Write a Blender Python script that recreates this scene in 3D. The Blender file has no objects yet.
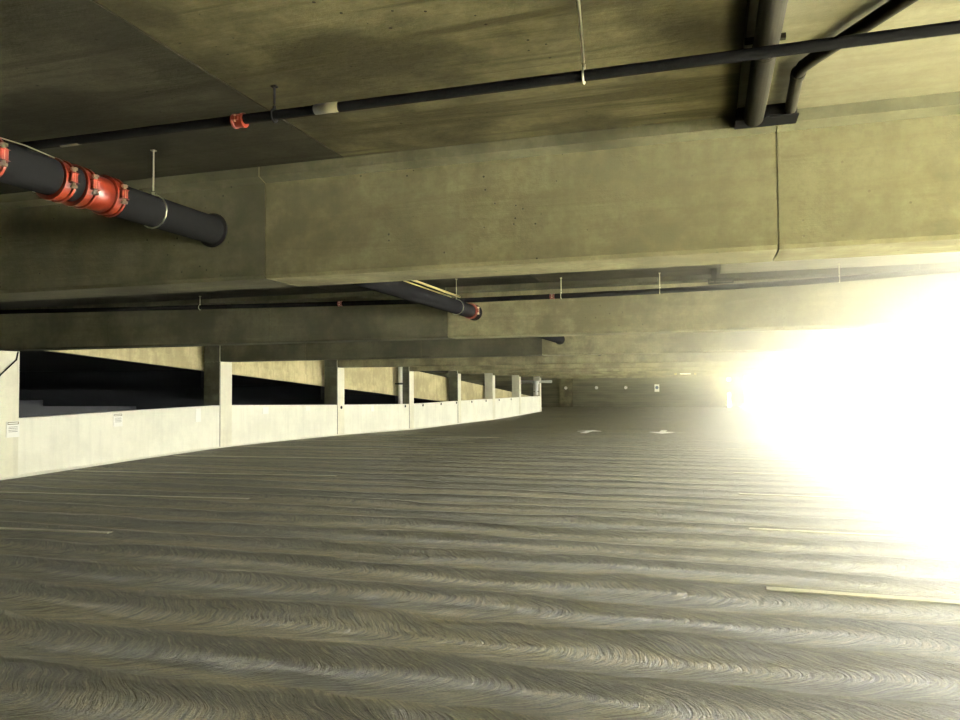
import bpy, bmesh, math, random
from mathutils import Vector, Matrix
random.seed(7)
YBLOCK = .2
HG, HD, WS, SS, SEL, SAZ, EXPO = .75, .85, 19.0, 7500.0, 43, -5, .32
C = bpy.context.scene.collection
sc = bpy.context.scene

# ------------------------------------------------------------ materials
def nmat(name):
    m = bpy.data.materials.new(name); m.use_nodes = True
    nt = m.node_tree
    return m, nt, nt.nodes['Principled BSDF']
class G:
    """tiny node graph helper"""
    def __init__(s, nt): s.nt = nt; s.n = nt.nodes; s.l = nt.links
    def _in(s, sock, v):
        if isinstance(v, bpy.types.NodeSocket): s.l.new(v, sock)
        elif v is not None: sock.default_value = v
    def math(s, op, a, b=None, c=None, clamp=False):
        n = s.n.new('ShaderNodeMath'); n.operation = op; n.use_clamp = clamp
        for i, v in enumerate((a, b, c)):
            if v is not None: s._in(n.inputs[i], v)
        return n.outputs[0]
    def pos(s):
        return s.n.new('ShaderNodeNewGeometry').outputs['Position']
    def sep(s, v):
        n = s.n.new('ShaderNodeSeparateXYZ'); s.l.new(v, n.inputs[0]); return n.outputs
    def comb(s, x, y, z):
        n = s.n.new('ShaderNodeCombineXYZ')
        for i, v in enumerate((x, y, z)): s._in(n.inputs[i], v)
        return n.outputs[0]
    def noise(s, v, scale, detail=4, rough=.55, dist=0):
        n = s.n.new('ShaderNodeTexNoise'); s.l.new(v, n.inputs['Vector'])
        n.inputs['Scale'].default_value = scale; n.inputs['Detail'].default_value = detail
        n.inputs['Roughness'].default_value = rough; n.inputs['Distortion'].default_value = dist
        return n.outputs['Fac']
    def voro(s, v, scale):
        n = s.n.new('ShaderNodeTexVoronoi'); s.l.new(v, n.inputs['Vector']); n.inputs['Scale'].default_value = scale
        return n.outputs['Distance'], n.outputs['Color']
    def scale(s, v, k):
        n = s.n.new('ShaderNodeVectorMath'); n.operation = 'MULTIPLY'; s.l.new(v, n.inputs[0]); n.inputs[1].default_value = k
        return n.outputs[0]
    def ramp(s, f, stops):
        n = s.n.new('ShaderNodeValToRGB'); s.l.new(f, n.inputs[0]); e = n.color_ramp.elements
        while len(e) < len(stops): e.new(.5)
        for k, (p, c) in enumerate(stops):
            e[k].position = p; e[k].color = c if len(c) == 4 else (*c, 1)
        return n.outputs['Color']
    def smooth(s, f, a, b):
        n = s.n.new('ShaderNodeMapRange'); n.interpolation_type = 'SMOOTHSTEP'; s.l.new(f, n.inputs[0])
        n.inputs[1].default_value = a; n.inputs[2].default_value = b
        return n.outputs[0]
    def mix(s, f, a, b, mode='MIX'):
        n = s.n.new('ShaderNodeMix'); n.data_type = 'RGBA'; n.blend_type = mode
        s._in(n.inputs[0], f); s._in(n.inputs[6], a if isinstance(a, bpy.types.NodeSocket) else (*a, 1)); s._in(n.inputs[7], b if isinstance(b, bpy.types.NodeSocket) else (*b, 1))
        return n.outputs[2]
    def bump(s, h, strength, dist, normal=None):
        n = s.n.new('ShaderNodeBump'); n.inputs['Strength'].default_value = strength; n.inputs['Distance'].default_value = dist
        s.l.new(h, n.inputs['Height'])
        if normal is not None: s.l.new(normal, n.inputs['Normal'])
        return n.outputs[0]

def plain(name, col, rough=.5, metal=0, var=.25):
    m, nt, b = nmat(name); g = G(nt)
    f = g.noise(g.pos(), 14, 5)
    dark = tuple(c*(1-var) for c in col)
    nt.links.new(g.mix(f, dark, col), b.inputs['Base Color'])
    b.inputs['Roughness'].default_value = rough; b.inputs['Metallic'].default_value = metal
    return m

def concrete(name, col, stain=.5, along='x', holes=True, streak=1.0, vstreak=0.0):
    """cast concrete: board streaks, mottling, dark stains and bug holes"""
    m, nt, b = nmat(name); g = G(nt); p = g.pos()
    k = {'x': (.35, 5, 5), 'y': (5, .35, 5)}[along]
    st = g.noise(g.scale(p, k), 1.6, 7, .62, .6)
    mott = g.noise(p, 1.3, 8, .65)
    fine = g.noise(p, 26, 6, .7)
    c = g.mix(g.smooth(mott, .38, .62), tuple(x*(1-.6*stain) for x in col), tuple(x*(1+.15*stain) for x in col))
    c = g.mix(g.math('MULTIPLY', g.smooth(st, .46, .66), streak*stain), c, tuple(x*k2 for x, k2 in zip(col, (.36, .34, .30))))
    c = g.mix(g.math('MULTIPLY', g.smooth(fine, .35, .7), min(.45, stain*.6)), c, tuple(x*.55 for x in col))
    if vstreak:
        vs = g.noise(g.scale(p, (5, 5, .35)), 1.5, 6, .6)
        c = g.mix(g.math('MULTIPLY', g.smooth(vs, .45, .7), vstreak), c, tuple(x*.5 for x in col))
    h = g.math('ADD', g.math('MULTIPLY', fine, .4), g.math('MULTIPLY', st, .6))
    if holes:
        d, cc = g.voro(p, 17)
        r = g.sep(cc)[0]
        hole = g.math('MULTIPLY', g.math('LESS_THAN', d, g.math('MULTIPLY', r, .12)), g.math('GREATER_THAN', r, .40))
        area = g.smooth(g.noise(p, .9, 2), .46, .54)
        hole = g.math('MULTIPLY', hole, area)
        c = g.mix(hole, c, tuple(x*.12 for x in col))
        h = g.math('SUBTRACT', h, hole)
    nt.links.new(c, b.inputs['Base Color']); b.inputs['Roughness'].default_value = .85
    b.inputs['Specular IOR Level'].default_value = .04
    nt.links.new(g.bump(h, .5, .012), b.inputs['Normal'])
    return m

M = {}
M['beam_shaded'] = concrete('shaded beam concrete', (.048, .046, .027), .85, streak=.35, vstreak=.3)  # shaded copy of the beam concrete
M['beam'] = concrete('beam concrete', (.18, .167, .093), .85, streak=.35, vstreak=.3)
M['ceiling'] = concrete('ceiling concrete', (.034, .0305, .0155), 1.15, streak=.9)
M['ceiling_shaded'] = concrete('shaded ceiling concrete', (.017, .016, .010), 1.0, streak=.9)  # left panels, shade put into the colour
M['ceiling_pale'] = concrete('pale ceiling concrete', (.15, .14, .09), .5, streak=.6)  # right panels, lighter beyond a real joint, helping the painted falloff
M['column_dark'] = concrete('dark mottled column concrete', (.08, .08, .052), 1.0, streak=.8, vstreak=.8)
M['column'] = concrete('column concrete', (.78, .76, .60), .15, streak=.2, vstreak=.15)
M['wall'] = concrete('pale wall concrete', (.84, .83, .70), .12, holes=False, streak=.12, vstreak=.12)
M['spandrel'] = concrete('spandrel concrete', (.52, .46, .26), .45, holes=False, streak=.25, vstreak=.45)
M['dark'] = concrete('shaded ramp concrete', (.003, .0033, .004), .5, holes=False)  # near-black colour stands in for the shade inside the ramp bay
M['duct'] = plain('dark conduit', (.010, .009, .006), .8, 0)
M['blackpipe'] = plain('black pipe paint', (.004, .004, .004), 1.0, 0)
M['blackpipe'].node_tree.nodes['Principled BSDF'].inputs['Specular IOR Level'].default_value = .0
M['duct'].node_tree.nodes['Principled BSDF'].inputs['Specular IOR Level'].default_value = .03
M['red'] = plain('red fitting paint', (.15, .016, .004), .4, 0, .6)
M['steel'] = plain('galvanised steel', (.62, .60, .42), .35, .8)
M['brass'] = plain('yellowed conduit', (.70, .58, .22), .4, .3)
M['white'] = plain('white paint', (.88, .88, .80), .5, 0, .06)
M['tagyellow'] = plain('yellow tag', (.035, .03, .010), .95)
M['print'] = plain('olive print', (.22, .19, .07), .7)
M['blue'] = plain('blue sign paint', (.04, .10, .22), .5)
M['black'] = plain('black rubber', (.005, .005, .005), .9)
M['black'].node_tree.nodes['Principled BSDF'].inputs['Specular IOR Level'].default_value = .0
M['yellow'] = plain('yellow cap', (.65, .5, .05), .5)
M['line'] = plain('worn line paint', (.62, .60, .40), .7, 0, .5)
M['ground'] = plain('sunlit pale paving outside', (.10, .098, .085), .9, 0, .05)

# block wall at the far end
m, nt, b = nmat('block wall'); g = G(nt); p = g.pos(); o = g.sep(p)
fz = g.math('FRACT', g.math('MULTIPLY', g.math('ADD', o[2], 10), 5.0))
mort = g.math('LESS_THAN', fz, .12)
base = g.mix(g.smooth(g.noise(g.scale(p, (.4, 1, 3)), 1.2, 6), .35, .7), (.13, .125, .07), (.075, .073, .042))
nt.links.new(g.mix(g.math('MULTIPLY', mort, .5), base, (.035, .035, .02)), b.inputs['Base Color'])
b.inputs['Roughness'].default_value = .9
M['block'] = m

# swirl-trowelled deck
m, nt, b = nmat('swirled concrete deck'); g = G(nt); p = g.pos(); x, y, z = g.sep(p)
wob = g.math('MULTIPLY', g.math('SUBTRACT', g.noise(g.scale(p, (.45, .9, 0)), 1.0, 3), .5), 1.1)
yy = g.math('ADD', g.math('DIVIDE', y, .66), wob)
row = g.math('FLOOR', yy); v = g.math('FRACT', yy)
arc = g.math('SINE', g.math('MULTIPLY', g.math('POWER', v, .75), math.pi))
rowr = g.math('FRACT', g.math('MULTIPLY', g.math('SINE', g.math('MULTIPLY', row, 12.9898)), 43758.5))
c_ = g.math('SUBTRACT', g.math('ADD', x, g.math('MULTIPLY', rowr, 9.0)), g.math('MULTIPLY', arc, .40))
vec = g.comb(g.math('MULTIPLY', c_, 1.0), g.math('MULTIPLY', row, 3.7), g.math('MULTIPLY', v, .07))
fine = g.noise(vec, 24, 5, .72)
comb = g.noise(g.scale(vec, (1, 1, 1.6)), 40, 3, .6)
coarse = g.noise(vec, 3.2, 3, .6)
grain = g.noise(p, 70, 4, .7)
ridge = g.math('SUBTRACT', 1.0, g.math('ABSOLUTE', g.math('MULTIPLY', g.math('SUBTRACT', fine, .5), 6.0)))
ridge = g.math('MAXIMUM', ridge, 0.0)
prof = g.math('MULTIPLY', g.math('POWER', v, 2.2), g.smooth(v, 1.0, .90))   # crest near each row's far edge
amp = g.smooth(g.noise(g.scale(p, (.4, .5, 0)), 1.0, 2), .25, .6)
h = g.math('ADD', g.math('MULTIPLY', fine, .9), g.math('MULTIPLY', ridge, .5))
h = g.math('SUBTRACT', h, g.math('MULTIPLY', comb, .8))
h = g.math('ADD', h, g.math('MULTIPLY', coarse, .9))
h = g.math('ADD', h, g.math('MULTIPLY', grain, .5))
h = g.math('ADD', h, g.math('MULTIPLY', prof, 2.4))
st = g.noise(g.scale(p, (.16, 1.5, 0)), 1.3, 7, .62, .4)
edge = g.smooth(g.noise(g.comb(x, row, 0), .8, 4), .35, .65)
band = g.math('MULTIPLY', g.math('MULTIPLY', g.smooth(v, .25, .80), g.smooth(v, 1.0, .95)), g.math('ADD', .6, g.math('MULTIPLY', edge, .4)))
c0 = g.mix(g.smooth(st, .38, .64), (.26, .23, .105), (.036, .036, .017))
c0 = g.mix(g.math('MULTIPLY', band, .93), c0, (.007, .0078, .0048))
c0 = g.mix(g.math('MULTIPLY', g.smooth(fine, .50, .62), .7), c0, (.012, .0125, .0072))
c0 = g.mix(g.math('MULTIPLY', g.math('POWER', ridge, 4.0), .45), c0, (.20, .19, .115))
c0 = g.mix(g.math('MULTIPLY', g.smooth(comb, .50, .58), .6), c0, (.008, .0085, .005))
c0 = g.mix(g.math('MULTIPLY', g.smooth(g.math('ADD', comb, g.math('MULTIPLY', g.math('SUBTRACT', grain, .5), .35)), .42, .34), .55), c0, (.27, .255, .15))
c0 = g.mix(g.math('MULTIPLY', g.smooth(grain, .50, .62), .6), c0, (.010, .0105, .0065))
nt.links.new(c0, b.inputs['Base Color'])
b.inputs['Sheen Weight'].default_value = .16; b.inputs['Sheen Roughness'].default_value = .45; b.inputs['Sheen Tint'].default_value = (.9, .85, .5, 1)
b.inputs['Roughness'].default_value = .5; b.inputs['Specular IOR Level'].default_value = .3
nt.links.new(g.bump(h, 1.0, .045), b.inputs['Normal'])
M['floor'] = m

# ------------------------------------------------------------ mesh helpers
def finish(name, bm, mat, parent=None, smooth=False):
    me = bpy.data.meshes.new(name)
    bmesh.ops.recalc_face_normals(bm, faces=bm.faces)
    bm.to_mesh(me); bm.free()
    me.materials.append(mat)
    if smooth:
        for f in me.polygons: f.use_smooth = True
    o = bpy.data.objects.new(name, me); C.objects.link(o)
    if parent: o.parent = parent
    return o
def tag(o, label, cat, group=None):
    o['label'] = label; o['category'] = cat
    if group: o['group'] = group
    return o
def struct(o, label=None):
    o['kind'] = 'structure'
    if label: o['label'] = label
    return o
def thing(name, loc, label, cat, group=None):
    o = bpy.data.objects.new(name, None); o.location = loc; C.objects.link(o)
    return tag(o, label, cat, group)
def dup(root):
    r = root.copy(); C.objects.link(r)
    for ch in list(root.children):
        c = ch.copy(); C.objects.link(c); c.parent = r
        for gch in list(ch.children):
            d = gch.copy(); C.objects.link(d); d.parent = c
    return r
def box(bm, a, b, bev=0):
    r = bmesh.ops.create_cube(bm, size=1)
    for v in r['verts']:
        v.co = Vector([(a[i]+b[i])/2 + v.co[i]*(b[i]-a[i]) for i in range(3)])
    if bev:
        es = {e for v in r['verts'] for e in v.link_edges}
        bmesh.ops.bevel(bm, geom=list(es), offset=bev, segments=2, affect='EDGES')
    return bm
def tube(bm, pts, r, n=16, cap=True):
    """round tube along a polyline; r a number or one per point"""
    pts = [Vector(p) for p in pts]
    rs = r if isinstance(r, (list, tuple)) else [r]*len(pts)
    rings = []; ref = None
    for i, p in enumerate(pts):
        d = pts[min(i+1, len(pts)-1)] - pts[max(i-1, 0)]
        if d.length < 1e-6: d = pts[-1] - pts[0]
        d = d.normalized()
        if ref is None:
            ref = d.orthogonal().normalized()
        ref = (ref - d*ref.dot(d)).normalized(); q = d.cross(ref)
        rings.append([bm.verts.new(p + rs[i]*(ref*math.cos(t)+q*math.sin(t))) for t in [2*math.pi*k/n for k in range(n)]])
    for a, b in zip(rings, rings[1:]):
        for k in range(n): bm.faces.new((a[k], a[(k+1) % n], b[(k+1) % n], b[k]))
    if cap: bm.faces.new(rings[0][::-1]); bm.faces.new(rings[-1])
    return bm
def prism_x(bm, prof, x0, x1):
    """profile of (y, z) swept along x"""
    A = [bm.verts.new((x0, y, z)) for y, z in prof]; B = [bm.verts.new((x1, y, z)) for y, z in prof]
    n = len(prof)
    for k in range(n): bm.faces.new((A[k], A[(k+1) % n], B[(k+1) % n], B[k]))
    bm.faces.new(A[::-1]); bm.faces.new(B)
def poly_wall(bm, ys, ztop, zbot, x0, x1):
    """wall in the YZ plane with varying top and bottom, thickness x0..x1"""
    rows = []
    for y, t, b_ in zip(ys, ztop, zbot):
        rows.append([bm.verts.new(c) for c in ((x0, y, b_), (x0, y, t), (x1, y, t), (x1, y, b_))])
    for A, B in zip(rows, rows[1:]):
        for k in range(4): bm.faces.new((A[k], A[(k+1) % 4], B[(k+1) % 4], B[k]))
    bm.faces.new(rows[0][::-1]); bm.faces.new(rows[-1])
def NB(): return bmesh.new()

# ------------------------------------------------------------ dimensions (metres)
XL, XR = -11.33, 5.87
SOF, CEIL = 2.163, 2.835
Y0, YB = -14.0, 62.0
PY = [(-20, 0), (9.6, 0), (12.5, .05), (15.5, .08), (18.5, .05), (22, -.01), (28, -.17), (34, -.22), (40, -.28), (46, -.26), (52, -.22), (58, -.07), (62, -.22), (70, -.25)]
TOP = [(-20, 1.0), (9.84, 1.01), (12.28, 1.06), (15.3, 1.10), (15.9, 1.10), (21.7, .97), (26.6, .88), (27.8, .86), (33.5, .87), (52, .87)]
def interp(T, y):
    for (a, va), (b_, vb) in zip(T, T[1:]):
        if y <= b_: return va + (vb-va)*(y-a)/(b_-a)
    return T[-1][1]
def floor_z(x, y):
    w = min(1, max(0, (XR - x)/(XR - XL)))
    p_ = interp(PY, y)
    return p_*(w if y < 52 else w + (1-w)*min(1, (y-52)/5))

# ------------------------------------------------------------ floor
bm = NB()
xs = [-30.0, -20.0, -12.0] + [-11.9 + i*(XR+.45+11.9)/24 for i in range(25)]
ys = [Y0 + i*1.0 for i in range(int(YB+4-Y0)+1)]
grid = {}
for j, y in enumerate(ys):
    for i, x_ in enumerate(xs):
        if x_ < -11.95 and y < 51: continue
        grid[i, j] = bm.verts.new((x_, y, floor_z(x_, y)))
for j in range(len(ys)-1):
    for i in range(len(xs)-1):
        k = [(i, j), (i+1, j), (i+1, j+1), (i, j+1)]
        if all(q in grid for q in k): bm.faces.new([grid[q] for q in k])
r = bmesh.ops.extrude_face_region(bm, geom=list(bm.faces))
for v_ in [e for e in r['geom'] if isinstance(e, bmesh.types.BMVert)]: v_.co.z -= .3
struct(finish('floor', bm, M['floor'], smooth=False))

# ------------------------------------------------------------ ceiling: slab panels with open joints over a backing slab
bm = NB()
jx = [-11.95, -8.0, -5.0, -2.02, .16, 3.2, XR+.45]
box(bm, (jx[0], Y0, CEIL+.055), (jx[-1], YB+4, CEIL+.25))
co_ = struct(finish('ceiling', bm, M['ceiling']))
for i, (a, b_) in enumerate(zip(jx, jx[1:])):   # separately cast slab panels, tone steps at joints deepened to paint light fading leftward
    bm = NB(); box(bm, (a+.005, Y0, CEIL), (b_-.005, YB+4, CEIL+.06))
    finish('slab_panel', bm, M['ceiling_shaded'] if i < 3 else M['ceiling'] if i == 3 else M['ceiling_pale'], co_)

# ------------------------------------------------------------ beams
def beam(yn, joints):
    yf = yn+.42; c = .02
    prof = [(yn+c, SOF), (yf-c, SOF), (yf, SOF+c), (yf, CEIL-.085), (yf+.07, CEIL-.06), (yf+.07, CEIL), (yn-.07, CEIL), (yn-.07, CEIL-.06), (yn, CEIL-.085), (yn, SOF+c)]
    core = [(yn+.007, SOF+.022), (yf-.007, SOF+.022), (yf-.007, CEIL), (yn+.007, CEIL)]
    bm = NB(); e = [XL+.0] + joints + [XR+.1]
    for i, (a, b_) in enumerate(zip(e, e[1:])):
        prism_x(bm, prof, a+(.003 if i else 0), b_-(.003 if i < len(e)-2 else 0))
    prism_x(bm, core, e[0]+.01, e[-1]-.01)
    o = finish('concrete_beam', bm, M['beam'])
    o.data.materials.append(M['beam_shaded'])
    for f_ in o.data.polygons:      # darker copy paints shade onto the upper lip and the left spans
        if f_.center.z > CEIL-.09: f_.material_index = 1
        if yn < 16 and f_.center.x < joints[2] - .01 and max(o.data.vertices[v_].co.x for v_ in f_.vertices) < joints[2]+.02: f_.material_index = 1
    return o
beamY = [3.98] + [9.5+6*k for k in range(9)]
ords = ['nearest deep concrete beam, spanning the whole top of the picture', 'second concrete beam from the camera, red coupled pipe ends at its face',
        'third concrete beam from the camera, meeting the second pale column', 'fourth concrete beam from the camera, meeting the third pale column',
        'fifth concrete beam from the camera, meeting the column with the white downpipe', 'sixth concrete beam from the camera, thin band seen end on above the parapet',
        'seventh concrete beam from the camera, next before the one with the small bar', 'eighth concrete beam from the camera, carrying the small white bar with yellow ends',
        'ninth concrete beam from the camera, next behind the one with the small bar', 'farthest concrete beam, last strip just above the far end wall']
for k, y in enumerate(beamY):
    o = beam(y, [-8.4, -5.5, -2.59, .35, 3.3] if k == 0 else [-9.0, -6.1, -3.35, -.57, 2.3])
    tag(o, ords[k], 'beam', 'concrete beams under the ceiling')
# one behind the camera
tag(beam(-2.0, [-8.4, -5.5, -2.59, .35, 3.3]), 'concrete beam directly behind the camera, outside the picture', 'beam', 'concrete beams under the ceiling')
tag(beam(-8.0, [-8.4, -5.5, -2.59, .35, 3.3]), 'concrete beam far behind the camera, outside the picture', 'beam', 'concrete beams under the ceiling')

# ------------------------------------------------------------ left columns
names = ['pale square column cut by the left picture edge, leftmost of all', 'widest fully visible pale column, second from the left edge', 'pale column between two dark openings, third from the left edge',
         'pale column standing beside the white downpipe', 'pale column in front of the light sloping spandrel, next after the downpipe', 'pale far column, first of the last three stubs above the parapet',
         'pale far column, middle of the last three stubs above the parapet', 'last pale column at the parapet end, holding the white tee bracket']
for k in range(8):
    y = 9.5+6*k
    bm = NB(); box(bm, (XL-.47, y, floor_z(XL, y)-.2), (XL, y+.48, SOF+.01), .012)
    box(bm, (XL-.47, y, SOF), (XL-.02, y+.48, CEIL+.02))
    o = tag(finish('concrete_column', bm, M['column']), names[k], 'column', 'pale columns along the left parapet')
    if k < 5:      # the side toward the camera takes a darker mottled concrete
        o.data.materials.append(M['column_dark'])
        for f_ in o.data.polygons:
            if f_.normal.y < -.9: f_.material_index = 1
for y in (-2.5, 3.5):
    bm = NB(); box(bm, (XL-.47, y, -.2), (XL, y+.48, CEIL+.02), .012)
    tag(finish('concrete_column', bm, M['column']), 'pale column on the left outside the picture, ' + ('beside the camera' if y > 0 else 'behind the camera'), 'column', 'pale columns along the left parapet')

# left parapet: one panel run per bay, set between the columns
bm = NB()
for k in range(-3, 7):
    a = max(Y0, 9.98+6*k); b_ = 15.5+6*k
    if k == -3: a = Y0; 
    n = 5; yy_ = [a+(b_-a)*i/(n) for i in range(n+1)]
    poly_wall(bm, yy_, [interp(TOP, q) for q in yy_], [floor_z(XL, q)-.2 for q in yy_], XL-.2, XL-.015)
struct(finish('wall_left', bm, M['wall']))
# cove of mortar at the wall's foot
bm = NB()
for k in range(0, 14):
    a = Y0 + (52-Y0)*k/14; b_ = Y0 + (52-Y0)*(k+1)/14
    A = [bm.verts.new((XL-.02, a, floor_z(XL, a)+.05)), bm.verts.new((XL+.06, a, floor_z(XL, a)-.005)), bm.verts.new((XL-.02, a, floor_z(XL, a)-.02))]
    B = [bm.verts.new((XL-.02, b_, floor_z(XL, b_)+.05)), bm.verts.new((XL+.06, b_, floor_z(XL, b_)-.005)), bm.verts.new((XL-.02, b_, floor_z(XL, b_)-.02))]
    for i in range(3): bm.faces.new((A[i], A[(i+1) % 3], B[(i+1) % 3], B[i]))
    bm.faces.new(A[::-1]); bm.faces.new(B)
bmesh.ops.remove_doubles(bm, verts=bm.verts, dist=.0005)
struct(finish('trim_1', bm, M['wall']))

# ------------------------------------------------------------ right side: parapet and columns, open above ahead of the camera
bm = NB(); box(bm, (XR, Y0, -.2), (XR+.2, YB+4, 1.02), .01)
box(bm, (XR, Y0, 1.0), (XR+.2, YBLOCK, CEIL+.1))  # unseen full-height stretch added to keep daylight off the near left
struct(finish('wall_right', bm, M['wall']))
side = ['first from the near end, outside the picture', 'second from the near end, outside the picture', 'third from the near end, outside the picture', 'nearest one in the picture, at the right edge', 'second one from the right picture edge',
        'third one from the right picture edge', 'fourth one from the right picture edge', 'fifth one from the right picture edge', 'sixth one from the right picture edge', 'seventh and farthest from the right picture edge']
for k, y in enumerate([-2.0, 3.98, 9.5, 15.5, 24.6, 30.6, 36.6, 42.6, 48.6, 54.6]):
    bm = NB(); box(bm, (XR+.02, y, -.2), (XR+.42, y+.4, CEIL+.02), .012)
    tag(finish('side_column', bm, M['column']), 'column on the glaring right side, ' + side[k], 'column', 'columns along the bright right side')

# ------------------------------------------------------------ neighbouring ramp to the left, sloping down away from the camera
def rb(y): return 2.23 - .063*(y-11.6)
XS = -11.92
YR = [Y0+2*i for i in range(int((54-Y0)/2)+1)]
bm = NB(); poly_wall(bm, YR, [rb(y)+1.14 for y in YR], [rb(y)+.0 for y in YR], XS-.18, XS)
poly_wall(bm, YR, [rb(y)+.26 for y in YR], [rb(y)-.02 for y in YR], XS-.1, XS+.035)
struct(finish('wall_ramp', bm, M['spandrel']))
bm = NB()   # ramp slab and its cross beams
for j, (a, b_) in enumerate(zip(YR, YR[1:])):
    pass
rows = []
for y in YR:
    rows.append([bm.verts.new(c) for c in ((-30, y, rb(y)+.02), (XS-.1, y, rb(y)+.02), (XS-.1, y, rb(y)+.22), (-30, y, rb(y)+.22))])
for A, B in zip(rows, rows[1:]):
    for k in range(4): bm.faces.new((A[k], A[(k+1) % 4], B[(k+1) % 4], B[k]))
bm.faces.new(rows[0][::-1]); bm.faces.new(rows[-1])
for k in range(-3, 6):
    y = 9.7+6*k; z = rb(y); box(bm, (-30, y, z-.45), (XS-.12, y+.4, z+.1))
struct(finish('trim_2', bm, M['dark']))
bm = NB()
rows = []
for y in YR:
    rows.append([bm.verts.new(c) for c in ((-30, y, rb(y)-3.2), (XS+.4, y, rb(y)-3.2), (XS+.4, y, rb(y)-3.0), (-30, y, rb(y)-3.0))])
for A, B in zip(rows, rows[1:]):
    for k in range(4): bm.faces.new((A[k], A[(k+1) % 4], B[(k+1) % 4], B[k]))
bm.faces.new(rows[0][::-1]); bm.faces.new(rows[-1])
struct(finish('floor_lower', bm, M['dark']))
bm = NB()   # deck above the ramp bay
box(bm, (-30, 28, CEIL+.02), (jx[0]-.0, YB+4, CEIL+.25))
rows = []
for y in [Y0+2*i for i in range(23)]:
    rows.append([bm.verts.new(c) for c in ((-30, y, rb(y)+2.9), (XS+.3, y, rb(y)+2.9), (XS+.3, y, rb(y)+3.1), (-30, y, rb(y)+3.1))])
for A, B in zip(rows, rows[1:]):
    for k in range(4): bm.faces.new((A[k], A[(k+1) % 4], B[(k+1) % 4], B[k]))
bm.faces.new(rows[0][::-1]); bm.faces.new(rows[-1])
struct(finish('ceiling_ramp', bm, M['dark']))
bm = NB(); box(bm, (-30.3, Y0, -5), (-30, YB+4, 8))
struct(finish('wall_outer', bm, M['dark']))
bm = NB(); box(bm, (-30.3, Y0-.3, -5), (XR+.45, Y0, 8))
struct(finish('wall_behind', bm, M['dark']))
bm = NB(); box(bm, (XS-.1, Y0, CEIL+.2), (XS+.02, 40, 8))
struct(finish('wall_upper', bm, M['dark']))

# ------------------------------------------------------------ far end wall
bm = NB()
box(bm, (-30, YB, -.6), (.78, YB+.25, CEIL+.05))
struct(finish('wall_back', bm, M['block']))
bm = NB(); box(bm, (-11.9, YB-.35, -.5), (-10.85, YB+.02, CEIL+.02), .01)
tag(finish('wall_pilaster', bm, M['beam']), 'concrete pilaster at the left of the far end wall', 'pilaster')
bm = NB(); box(bm, (.15, YB-.3, -.5), (.85, YB+.02, CEIL+.02), .01)
tag(finish('wall_pilaster', bm, M['beam']), 'pale concrete pilaster at the right of the far end wall, left of the slit', 'pilaster')
bm = NB()   # stair recess wall with a narrow slit window
yb = YB+2.0
def wz(u): return u
box(bm, (.6, yb, -.6), (1.50, yb+.2, CEIL+.05)); box(bm, (1.72, yb, -.6), (2.80, yb+.2, CEIL+.05)); box(bm, (1.49, yb, .92), (1.73, yb+.2, 1.90))
box(bm, (.6, YB+.2, -.6), (.8, yb+.1, CEIL+.05)); box(bm, (1.49, yb, 2.12), (1.73, yb+.2, CEIL+.05))
struct(finish('wall_stair', bm, M['block']))
bm = NB(); box(bm, (1.40, yb-.03, .90), (1.82, yb+.02, .94)); 
struct(finish('window_1', bm, M['steel']))

# ------------------------------------------------------------ painted stall lines and arrows
def strip(name, p0, p1, w, label, group):
    bm = NB(); n = 10; d = Vector((p1[0]-p0[0], p1[1]-p0[1], 0)); q = Vector((-d.y, d.x, 0)).normalized()*w/2
    rows = []
    for i in range(n+1):
        c = Vector((p0[0], p0[1], 0)) + d*i/n
        a, b_ = c-q, c+q
        rows.append([bm.verts.new((a.x, a.y, floor_z(a.x, a.y)+.008)), bm.verts.new((b_.x, b_.y, floor_z(b_.x, b_.y)+.008)),
                     bm.verts.new((b_.x, b_.y, floor_z(b_.x, b_.y)-.01)), bm.verts.new((a.x, a.y, floor_z(a.x, a.y)-.01))])
    for A, B in zip(rows, rows[1:]):
        for k in range(4): bm.faces.new((A[k], A[(k+1) % 4], B[(k+1) % 4], B[k]))
    bm.faces.new(rows[0][::-1]); bm.faces.new(rows[-1])
    tag(finish(name, bm, M['line']), label, 'painted line', group)
nth = ['nearest', 'second nearest', 'third nearest', 'fourth nearest', 'fifth nearest', 'sixth nearest', 'seventh nearest', 'eighth nearest']
for k, y in enumerate([6.36, 8.80, 11.30, 14.0, 16.5, 19.0, 21.5]):
    strip('stall_line', (XL+.25, y-.42), (-5.98, y), .085, nth[k]+' pale painted stall line on the left half of the deck', 'stall lines on the left')
for k, y in enumerate([5.87, 8.26, 10.82, 13.3, 15.8, 18.3, 20.8]):
    strip('stall_line', (.38, y), (XR-.3, y-.17), .085, nth[k]+' pale painted stall line on the right half of the deck', 'stall lines on the right')
for cx, s, lab in ((-4.0, 1, 'left'), (-1.5, -1, 'right')):
    bm = NB(); out = [(-.1, -1.1), (.1, -1.1), (.1, .2), (.42, .2), (0, 1.1), (-.42, .2), (-.1, .2)]
    cy = 25.9; f = []
    top = [bm.verts.new((cx+a, cy+s*b_, floor_z(cx+a, cy+s*b_)+.01)) for a, b_ in out]
    low = [bm.verts.new((v_.co.x, v_.co.y, v_.co.z-.018)) for v_ in top]
    bm.faces.new(top); bm.faces.new(low[::-1])
    for i in range(7): bm.faces.new((top[i], top[(i+1) % 7], low[(i+1) % 7], low[i]))
    tag(finish('painted_arrow', bm, M['white']), f'white painted direction arrow on the deck, {lab} one of the pair', 'arrow', 'painted arrows on the deck')

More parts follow.
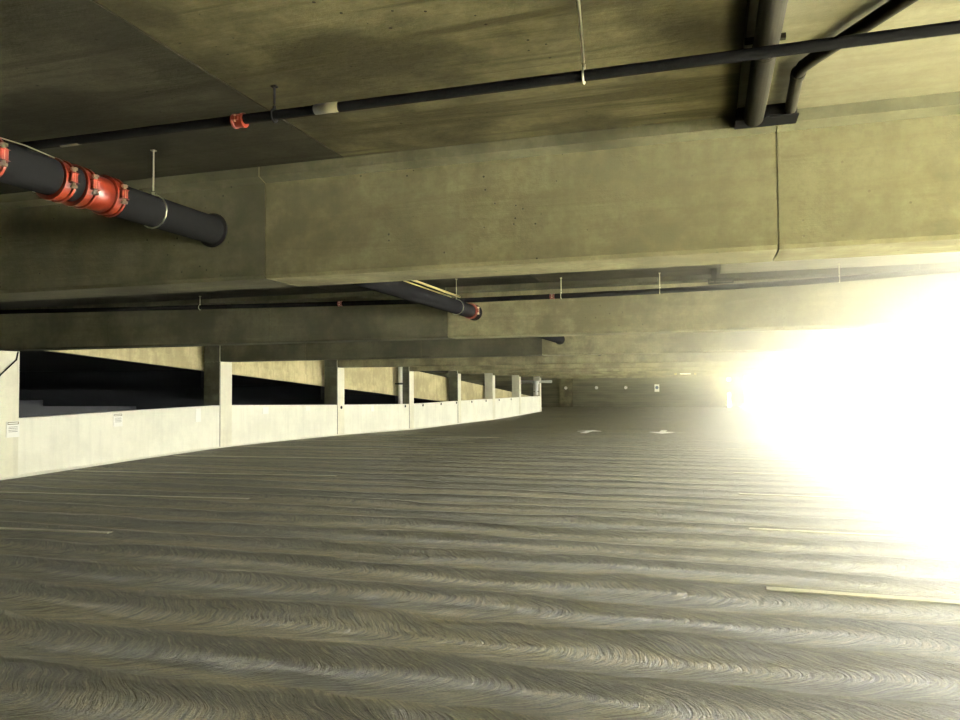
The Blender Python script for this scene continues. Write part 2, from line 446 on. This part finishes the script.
# ------------------------------------------------------------ pipes
def ring(name, parent, c, axis, r, L, mat, bolts=None, bolt_axis='z'):
    """grooved coupling: a raised band with two rims and bolt pads"""
    bm = NB(); a = Vector(axis); c = Vector(c)
    tube(bm, [c-a*L/2, c-a*L/2, c-a*L*.3, c-a*L*.28, c+a*L*.28, c+a*L*.3, c+a*L/2, c+a*L/2], [r*.8, r*1.18, r*1.18, r*1.08, r*1.08, r*1.18, r*1.18, r*.8], 24)
    up = Vector((0, 0, 1)) if bolt_axis == 'z' else Vector((0, 0, 1))
    sd = a.cross(up).normalized()
    o = finish(name, bm, mat, parent)
    for s in (-1, 1):
        bx = c + sd*s*r*1.22
        bm = NB(); r0 = bmesh.ops.create_cube(bm, size=1)
        for v_ in r0['verts']:
            v_.co = bx + a*(v_.co.x*L*.62) + sd*(v_.co.y*r*.34) + up*(v_.co.z*r*.55)
        bmesh.ops.bevel(bm, geom=list(bm.edges), offset=r*.05, segments=1, affect='EDGES')
        finish('bolt_pad', bm, mat, o)
        if bolts:
            bb = NB(); bx = c + sd*s*r*1.30
            tube(bb, [bx-up*r*.55, bx-up*r*.42, bx-up*r*.42, bx+up*r*.42, bx+up*r*.42, bx+up*r*.55], [r*.18, r*.18, r*.10, r*.10, r*.18, r*.18], 6)
            finish('bolt', bb, M['steel'], o)
    return o

# main fire pipe running along the deck, through sleeves in the beams
PX, PZ, PR = -2.97, 2.485, .088
t = thing('fire_main_pipe', (0, 0, 0), 'thick black pipe with red couplings at the upper left, passing through the beams', 'pipe')
bm = NB(); tube(bm, [(PX, -10, PZ+.01), (PX, 2.90, PZ+.01)], PR, 28); tube(bm, [(PX, 3.12, PZ), (PX, 57.0, PZ)], PR, 28)
finish('pipe_run', bm, M['blackpipe'], t, True)
bm = NB(); tube(bm, [(PX, 2.89, PZ+.005), (PX, 3.14, PZ)], PR*1.02, 28)
o = finish('red_pipe_piece', bm, M['red'], t, True); o['label'] = 'red painted pipe piece between couplings'
for y in (2.42, 2.79, 2.92, 3.11, 9.30):
    ring('coupling', t, (PX, y, PZ+.004), (0, 1, 0), PR, .065, M['red'], True)
for k, y in enumerate(beamY[:7]):
    bm = NB(); tube(bm, [(PX, y-.012, PZ), (PX, y-.008, PZ), (PX, y+.02, PZ), (PX, y+.02, PZ)], [PR*.9, PR*1.22, PR*1.22, PR*.9], 28)
    finish('wall_sleeve', bm, M['black'], t)
bm = NB(); tube(bm, [(PX+.03, 2.35, PZ+PR+.01), (PX+.03, 2.6, PZ+PR+.02), (PX+.03, 2.76, PZ+PR+.01)], .003, 6)
finish('wire', bm, M['steel'], t)
def hanger(x, y, zp, rp, axis, label, mat='steel', lean=(0, 0)):
    """threaded rod from the ceiling to a clevis loop round a pipe"""
    h = thing('pipe_hanger', (x, y, CEIL), label, 'hanger', 'rod hangers for the ceiling pipes')
    bm = NB(); tube(bm, [(lean[0], lean[1], 0), (0, 0, zp-CEIL+rp+.03)], .005, 8)
    finish('rod', bm, M[mat], h)
    bm = NB()
    pts = []
    for i in range(17):
        a = math.pi*2*i/16 - math.pi/2
        ca, sa = math.cos(a)*(rp+.004), math.sin(a)*(rp+.006)
        pts.append((0, ca, zp-CEIL+sa) if axis == 'x' else (ca, 0, zp-CEIL+sa))
    tube(bm, pts, .004, 8, False)
    finish('clevis', bm, M[mat], h)
    bm = NB(); tube(bm, [(0, 0, zp-CEIL+rp+.005), (0, 0, zp-CEIL+rp+.022)], .008, 6)
    finish('nut', bm, M[mat], h)
    bm = NB(); box(bm, (lean[0]-.012, lean[1]-.012, -.006), (lean[0]+.012, lean[1]+.012, 0)); finish('anchor_plate', bm, M[mat], h)
    return h
hanger(PX, 3.45, PZ, PR, 'y', 'thin hooked rod hanger round the thick black pipe beside its red couplings')
hanger(PX, 8.75, PZ, PR, 'y', 'rod hanger round the thick pipe in front of the second beam')

# branch line in front of the nearest beam
PY1, PZ1 = 2.88, 2.70
t = thing('sprinkler_pipe', (0, 0, 0), 'black pipe crossing the whole top of the picture in front of the nearest beam', 'pipe', 'sprinkler branch pipes')
bm = NB(); tube(bm, [(-11.2, PY1-.03, 2.70), (-3.4, PY1-.02, 2.70), (-2.0, PY1, 2.702), (-.8, PY1, 2.70), (.4, PY1, 2.70), (XR-.1, PY1, 2.705)], .0215, 20)
finish('pipe_run', bm, M['blackpipe'], t, True)
ring('coupling', t, (-2.01, PY1, 2.698), (1, 0, 0), .028, .055, M['red'], True)
for x_ in (-3.02, -1.62):
    bm = NB(); tube(bm, [(x_, PY1-.01, 2.70), (x_+.11, PY1-.01, 2.70)], .0226, 20)
    o = finish('pipe_label', bm, M['tagyellow'], t, True); o['label'] = 'dull yellow band around the pipe'
hanger(-.445, PY1, 2.70, .0225, 'x', 'bright rod hanger holding the black pipe at the top centre', 'steel', (.04, -.36))
hanger(-1.83, PY1, 2.70, .0225, 'x', 'dark short hanger of the black pipe near its red coupling', 'black')
hanger(2.6, PY1, 2.70, .0225, 'x', 'rod hanger of the nearest black pipe, beyond the right picture edge')

# branch line in front of the second beam
t = thing('sprinkler_pipe', (0, 0, 0), 'thin dark pipe in front of the second beam, fading into the glare at right', 'pipe', 'sprinkler branch pipes')
P3 = [(-11.2, 9.1, 2.75), (-8.0, 9.1, 2.69), (-5.4, 9.1, 2.645), (-2.8, 9.1, 2.605), (-.77, 9.1, 2.612), (1.03, 9.1, 2.645), (2.6, 9.1, 2.71), (XR-.1, 9.1, 2.77)]
bm = NB(); tube(bm, P3, .031, 16); finish('pipe_run', bm, M['blackpipe'], t, True)
for x_, z_ in ((-4.75, 2.635), (-3.15, 2.61), (-1.83, 2.608)):
    ring('coupling', t, (x_, 9.1, z_), (1, 0, 0), .03, .06, M['red'], True)
bm = NB(); tube(bm, [(-2.42, 9.1, 2.606), (-2.30, 9.1, 2.606)], .029, 16)
o = finish('pipe_label', bm, M['white'], t, True); o['label'] = 'white band around the pipe'
for x_, z_, lab in ((-.53, 2.615, 'thin rod hanger of the second pipe, near the picture centre'), (-1.72, 2.608, 'short dark hanger just right of the red coupling on the second pipe'), (1.42, 2.66, 'faint rod hanger of the second pipe in the glare at right'), (-7.0, 2.67, 'rod hanger of the second pipe in the dark at left')):
    hanger(x_, 9.1, z_, .028, 'x', lab)
# two slim conduits alongside the main pipe between the first beams
for dx, dz, lab in ((-.06, .118, 'left'), (.06, .118, 'right')):
    bm = NB(); tube(bm, [(PX+dx, 4.4, PZ+dz), (PX+dx, 8.7, PZ+dz)], .012, 10)
    tag(finish('slim_conduit', bm, M['brass'], None, True), f'slim yellowish conduit above the thick pipe behind the nearest beam, {lab} one', 'conduit', 'slim conduits on the thick pipe')

# dark conduits on the ceiling by the blockout at the top right
t = thing('ceiling_conduit', (0, 0, 0), 'wide dark straight conduit on the ceiling at the top right', 'conduit')
bm = NB(); tube(bm, [(.235, -5, 2.785), (.235, 3.82, 2.785)], .047, 24); finish('pipe_run', bm, M['duct'], t, True)
for y in (3.05,):
    bm = NB(); box(bm, (.16, y-.012, 2.815), (.31, y+.012, 2.834)); tube(bm, [(.235, y-.012, 2.785), (.235, y+.012, 2.785)], .0495, 24)
    finish('strap', bm, M['duct'], t)
t = thing('ceiling_conduit', (0, 0, 0), 'narrower dark conduit bending diagonally across the ceiling at the top right', 'conduit')
bm = NB(); tube(bm, [(.40, 3.82, 2.80), (.39, 3.5, 2.80), (.385, 3.38, 2.80), (.40, 3.30, 2.80), (.44, 3.22, 2.80), (.67, 2.83, 2.80), (1.6, 1.25, 2.80), (2.4, -.1, 2.80)], .027, 20)
finish('pipe_run', bm, M['duct'], t, True)
bm = NB(); tube(bm, [(.388, 3.36, 2.80), (.388, 3.40, 2.80)], .031, 20); finish('coupling', bm, M['duct'], t)
bm = NB(); box(bm, (.155, 3.80, 2.775), (.43, 3.928, 2.836), .006)
t = tag(finish('conduit_box', bm, M['black']), 'black box against the nearest beam where both dark conduits end', 'box')
bm = NB(); box(bm, (.148, 3.793, 2.769), (.437, 3.929, 2.777), .002); finish('cover_plate', bm, M['black'], t)

# bracket frame hanging in front of the second beam
t = thing('steel_bracket', (0, 0, 0), 'small steel drop bracket with a flat rectangular loop, right of centre under the ceiling', 'bracket')
bm = NB(); box(bm, (.055, 9.0, 2.70), (.115, 9.03, CEIL)); finish('drop_arm', bm, M['duct'], t)
bm = NB(); x0, x1, z0, z1, w = .02, .30, 2.665, 2.725, .012
box(bm, (x0, 8.99, z0), (x1, 9.04, z0+w)); box(bm, (x0, 8.99, z1-w), (x1, 9.04, z1)); box(bm, (x0, 8.99, z0), (x0+w, 9.04, z1)); box(bm, (x1-w, 8.99, z0), (x1, 9.04, z1)); box(bm, (x0+.07, 8.99, z0), (x0+.07+w, 9.04, z1))
finish('loop_frame', bm, M['duct'], t)

# downpipe beside the fourth column
t = thing('downpipe', (-11.63, 27.3, 0), 'thick white vertical downpipe between parapet and beam, left of the fourth column', 'pipe')
bm = NB(); tube(bm, [(0, 0, -.1), (0, 0, 2.8)], .085, 24); finish('pipe_run', bm, M['white'], t, True)
bm = NB(); tube(bm, [(0, 0, 1.63), (0, 0, 1.70)], .093, 24); box(bm, (-.22, -.02, 1.64), (.14, .02, 1.69)); finish('clamp', bm, M['black'], t)

# tee bracket on the last column
t = thing('tee_bracket', (XL-.17, 51.15, 0), 'white tee-shaped pipe bracket with two arms on the last pale column', 'bracket')
bm = NB(); tube(bm, [(0, 0, .95), (0, 0, 1.0), (0, 0, 1.7), (0, 0, 1.95)], [.13, .10, .12, .28], 16); finish('post', bm, M['white'], t, True)
for s in (-1, 1):
    bm = NB(); tube(bm, [(s*.2, 0, 1.86), (s*.42, 0, 1.88), (s*1.1, 0, 1.88)], [.10, .08, .10], 12); finish('arm', bm, M['white'], t, True)
bm = NB(); box(bm, (-.2, -.05, 1.18), (.2, .06, 1.22)); finish('strap', bm, M['duct'], t)

# cable on the first column
bm = NB(); tube(bm, [(XL+.012, 9.93, 2.16), (XL+.012, 9.90, 2.02), (XL+.012, 9.56, 1.72), (XL+.012, 9.50, 1.60)], .012, 8)
tag(finish('wall_cable', bm, M['black'], None, True), 'black cable slanting down the leftmost pale column', 'cable')

# notices on the left parapet
def notice(y0, y1, z0, z1, header, label, xo=0.0):
    x_ = XL-.015+xo; t = thing('wall_notice', (x_, (y0+y1)/2, (z0+z1)/2), label, 'notice', 'small white notices on the left parapet')
    a, b_ = (y1-y0)/2, (z1-z0)/2
    bm = NB(); box(bm, (0, -a, -b_), (.008, a, b_)); finish('sheet', bm, M['white'], t)
    if header:
        bm = NB(); w = .012
        zt, zb = b_*.93, b_*.60
        box(bm, (.007, -a*.85, zt-w), (.010, a*.85, zt)); box(bm, (.007, -a*.85, zb), (.010, a*.85, zb+w)); box(bm, (.007, -a*.85, zb), (.010, -a*.85+w, zt)); box(bm, (.007, a*.85-w, zb), (.010, a*.85, zt))
        o = finish('header_box', bm, M['print'], t); o['label'] = 'olive outlined box at the head of the notice'
        bm = NB()
        for q in (.30, .12, -.10, -.3): box(bm, (.0075, -a*.7, b_*q-.003), (.0085, a*.7, b_*q+.003))
        o = finish('text_lines', bm, M['tagyellow'], t); o['label'] = 'faint rows of unreadable print'
notice(9.72, 9.97, .70, .97, True, 'white notice with a boxed heading at the leftmost column', .03)
notice(12.12, 12.36, .76, 1.02, True, 'white notice with a boxed heading midway along the nearest parapet panel')
notice(14.62, 14.80, .74, 1.05, False, 'blank white notice just left of the widest pale column')
notice(17.33, 17.60, .83, 1.0, False, 'blank white notice just right of the widest pale column')
notice(19.55, 19.80, .85, .99, False, 'blank white notice between the second and third pale columns, nearer the third')
notice(24.0, 24.25, .68, .86, False, 'tiny blank white notice between third column and downpipe')

# dark round studs along the parapet top
def wall_y(u):   # the studs' places along the wall
    return u
sl = ['on the third pale column', 'below the white downpipe', 'just right of the fourth column', 'midway between fourth and fifth columns', 'just left of the fifth column', 'just right of the fifth column', 'left of the first far stub column', 'below the first far stub column', 'below the middle far stub column']
for k, y in enumerate([21.75, 27.1, 29.0, 31.2, 33.3, 35.7, 38.2, 40.8, 43.5]):
    t = thing('wall_stud', (XL-.015+(.016 if k == 0 else 0), y, interp(TOP, y)-.085), 'small dark round stud near the parapet top, '+sl[k], 'stud', 'dark studs along the parapet')
    bm = NB(); tube(bm, [(0, 0, 0), (.02, 0, 0)], .05, 14); finish('disc', bm, M['black'], t)
    bm = NB(); tube(bm, [(.018, 0, 0), (.03, 0, 0)], .02, 10); finish('cap', bm, M['duct'], t)

# far beam bar, far wall lights and sign
t = thing('clearance_bar', (-1.27, 45.48, 2.215), 'short white bar with yellow ends on a far beam above the blue-emblem sign', 'bar')
bm = NB(); box(bm, (-.30, -.03, -.03), (.30, 0, .03), .008); finish('bar', bm, M['white'], t)
for s in (-1, 1):
    bm = NB(); tube(bm, [(s*.56, .0, 0), (s*.56, -.05, 0)], .06, 14); o = finish('end_lamp', bm, M['yellow'], t)
    bm = NB(); tube(bm, [(s*.56, -.045, 0), (s*.56, -.06, 0)], .03, 12); finish('lens', bm, M['black'], o)
for x_, yy0, lab in ((-11.35, YB-.35, 'left one, on the pilaster'), (-8.85, YB, 'middle one'), (-6.45, YB, 'right one, nearest the blue sign')):
    t = thing('wall_lamp', (x_, yy0, 1.42), 'small round pale wall lamp on the far end wall, '+lab, 'lamp', 'pale lamps on the far wall')
    bm = NB(); tube(bm, [(0, 0, 0), (0, -.03, 0)], .14, 16); finish('base', bm, M['steel'], t)
    bm = NB(); tube(bm, [(0, -.03, 0), (0, -.10, 0), (0, -.12, 0)], [.12, .10, .04], 16); finish('lens', bm, M['white'], t, True)
t = thing('wall_sign', (-3.97, YB-.01, 1.36), 'small white sign with a dark blue emblem on the far end wall', 'sign')
bm = NB(); box(bm, (-.19, -.01, -.30), (.19, .01, .30), .004); finish('plate', bm, M['white'], t)
bm = NB(); tube(bm, [(0, -.01, .04), (0, -.02, .04)], .13, 20); finish('emblem', bm, M['blue'], t)

# ------------------------------------------------------------ outside
bm = NB(); box(bm, (-150, -150, -4.4), (200, 250, -4.2))
struct(finish('ground', bm, M['ground']))

# haze volume added to imitate lens glare from the bright right side
hz = bpy.data.materials.new('veiling haze'); hz.use_nodes = True; nt = hz.node_tree; nt.nodes.clear()
out = nt.nodes.new('ShaderNodeOutputMaterial'); vs = nt.nodes.new('ShaderNodeVolumeScatter')
vs.inputs['Color'].default_value = (1, 1, .96, 1); vs.inputs['Anisotropy'].default_value = HG
g = G(nt); x_, y_, z_ = g.sep(g.pos())
nt.links.new(g.math('MULTIPLY', HD, g.math('POWER', g.math('MULTIPLY', g.math('SUBTRACT', x_, -2.0), 1/8.0, clamp=True), 2.4)), vs.inputs['Density'])
nt.links.new(vs.outputs[0], out.inputs['Volume'])
bm = NB(); box(bm, (-2.0, 4.47, .03), (XR+.0, 22.0, CEIL-.02))
o = finish('veiling_haze', bm, hz); o['kind'] = 'stuff'; o['label'] = 'thin veiling haze added to imitate lens glare, denser toward the open right side'; o['category'] = 'haze'

# ------------------------------------------------------------ light
w = bpy.data.worlds.new('World'); sc.world = w; w.use_nodes = True
bg = w.node_tree.nodes['Background']; bg.inputs[0].default_value = (1.0, .99, .89, 1); bg.inputs[1].default_value = WS
sun = bpy.data.lights.new('sun', 'SUN'); sun.energy = SS; sun.angle = math.radians(12); sun.color = (1, .98, .88)
so = bpy.data.objects.new('sun', sun); C.objects.link(so)
el, az = math.radians(SEL), math.radians(SAZ)   # azimuth measured from +x toward +y
so.rotation_euler = Vector((math.cos(el)*math.cos(az), math.cos(el)*math.sin(az), math.sin(el))).to_track_quat('Z', 'Y').to_euler()

# ------------------------------------------------------------ camera
f, yaw, pit, roll = 746.556, .2962, .0373, -.0074
s_, c_2 = math.sin(yaw), math.cos(yaw)
R0 = Vector((c_2, s_, 0)); Fh = Vector((-s_, c_2, 0)); Z = Vector((0, 0, 1))
Fw = Fh*math.cos(pit) + Z*math.sin(pit); U0 = -Fh*math.sin(pit) + Z*math.cos(pit)
R_ = R0*math.cos(roll) + U0*math.sin(roll); U_ = U0*math.cos(roll) - R0*math.sin(roll)
cam = bpy.data.cameras.new('camera'); co = bpy.data.objects.new('camera', cam); C.objects.link(co)
cam.sensor_width = 36; cam.lens = f*36/960; cam.clip_start = .05; cam.clip_end = 500
mw = Matrix((( R_.x, U_.x, -Fw.x, 0), (R_.y, U_.y, -Fw.y, 0), (R_.z, U_.z, -Fw.z, 1.48), (0, 0, 0, 1)))
co.matrix_world = mw
sc.camera = co
sc.view_settings.view_transform = 'Standard'; sc.view_settings.look = 'None'; sc.view_settings.gamma = 1
sc.view_settings.exposure = EXPO
sc.cycles.use_denoising = True
sc.cycles.max_bounces = 8; sc.cycles.diffuse_bounces = 3; sc.cycles.volume_bounces = 4
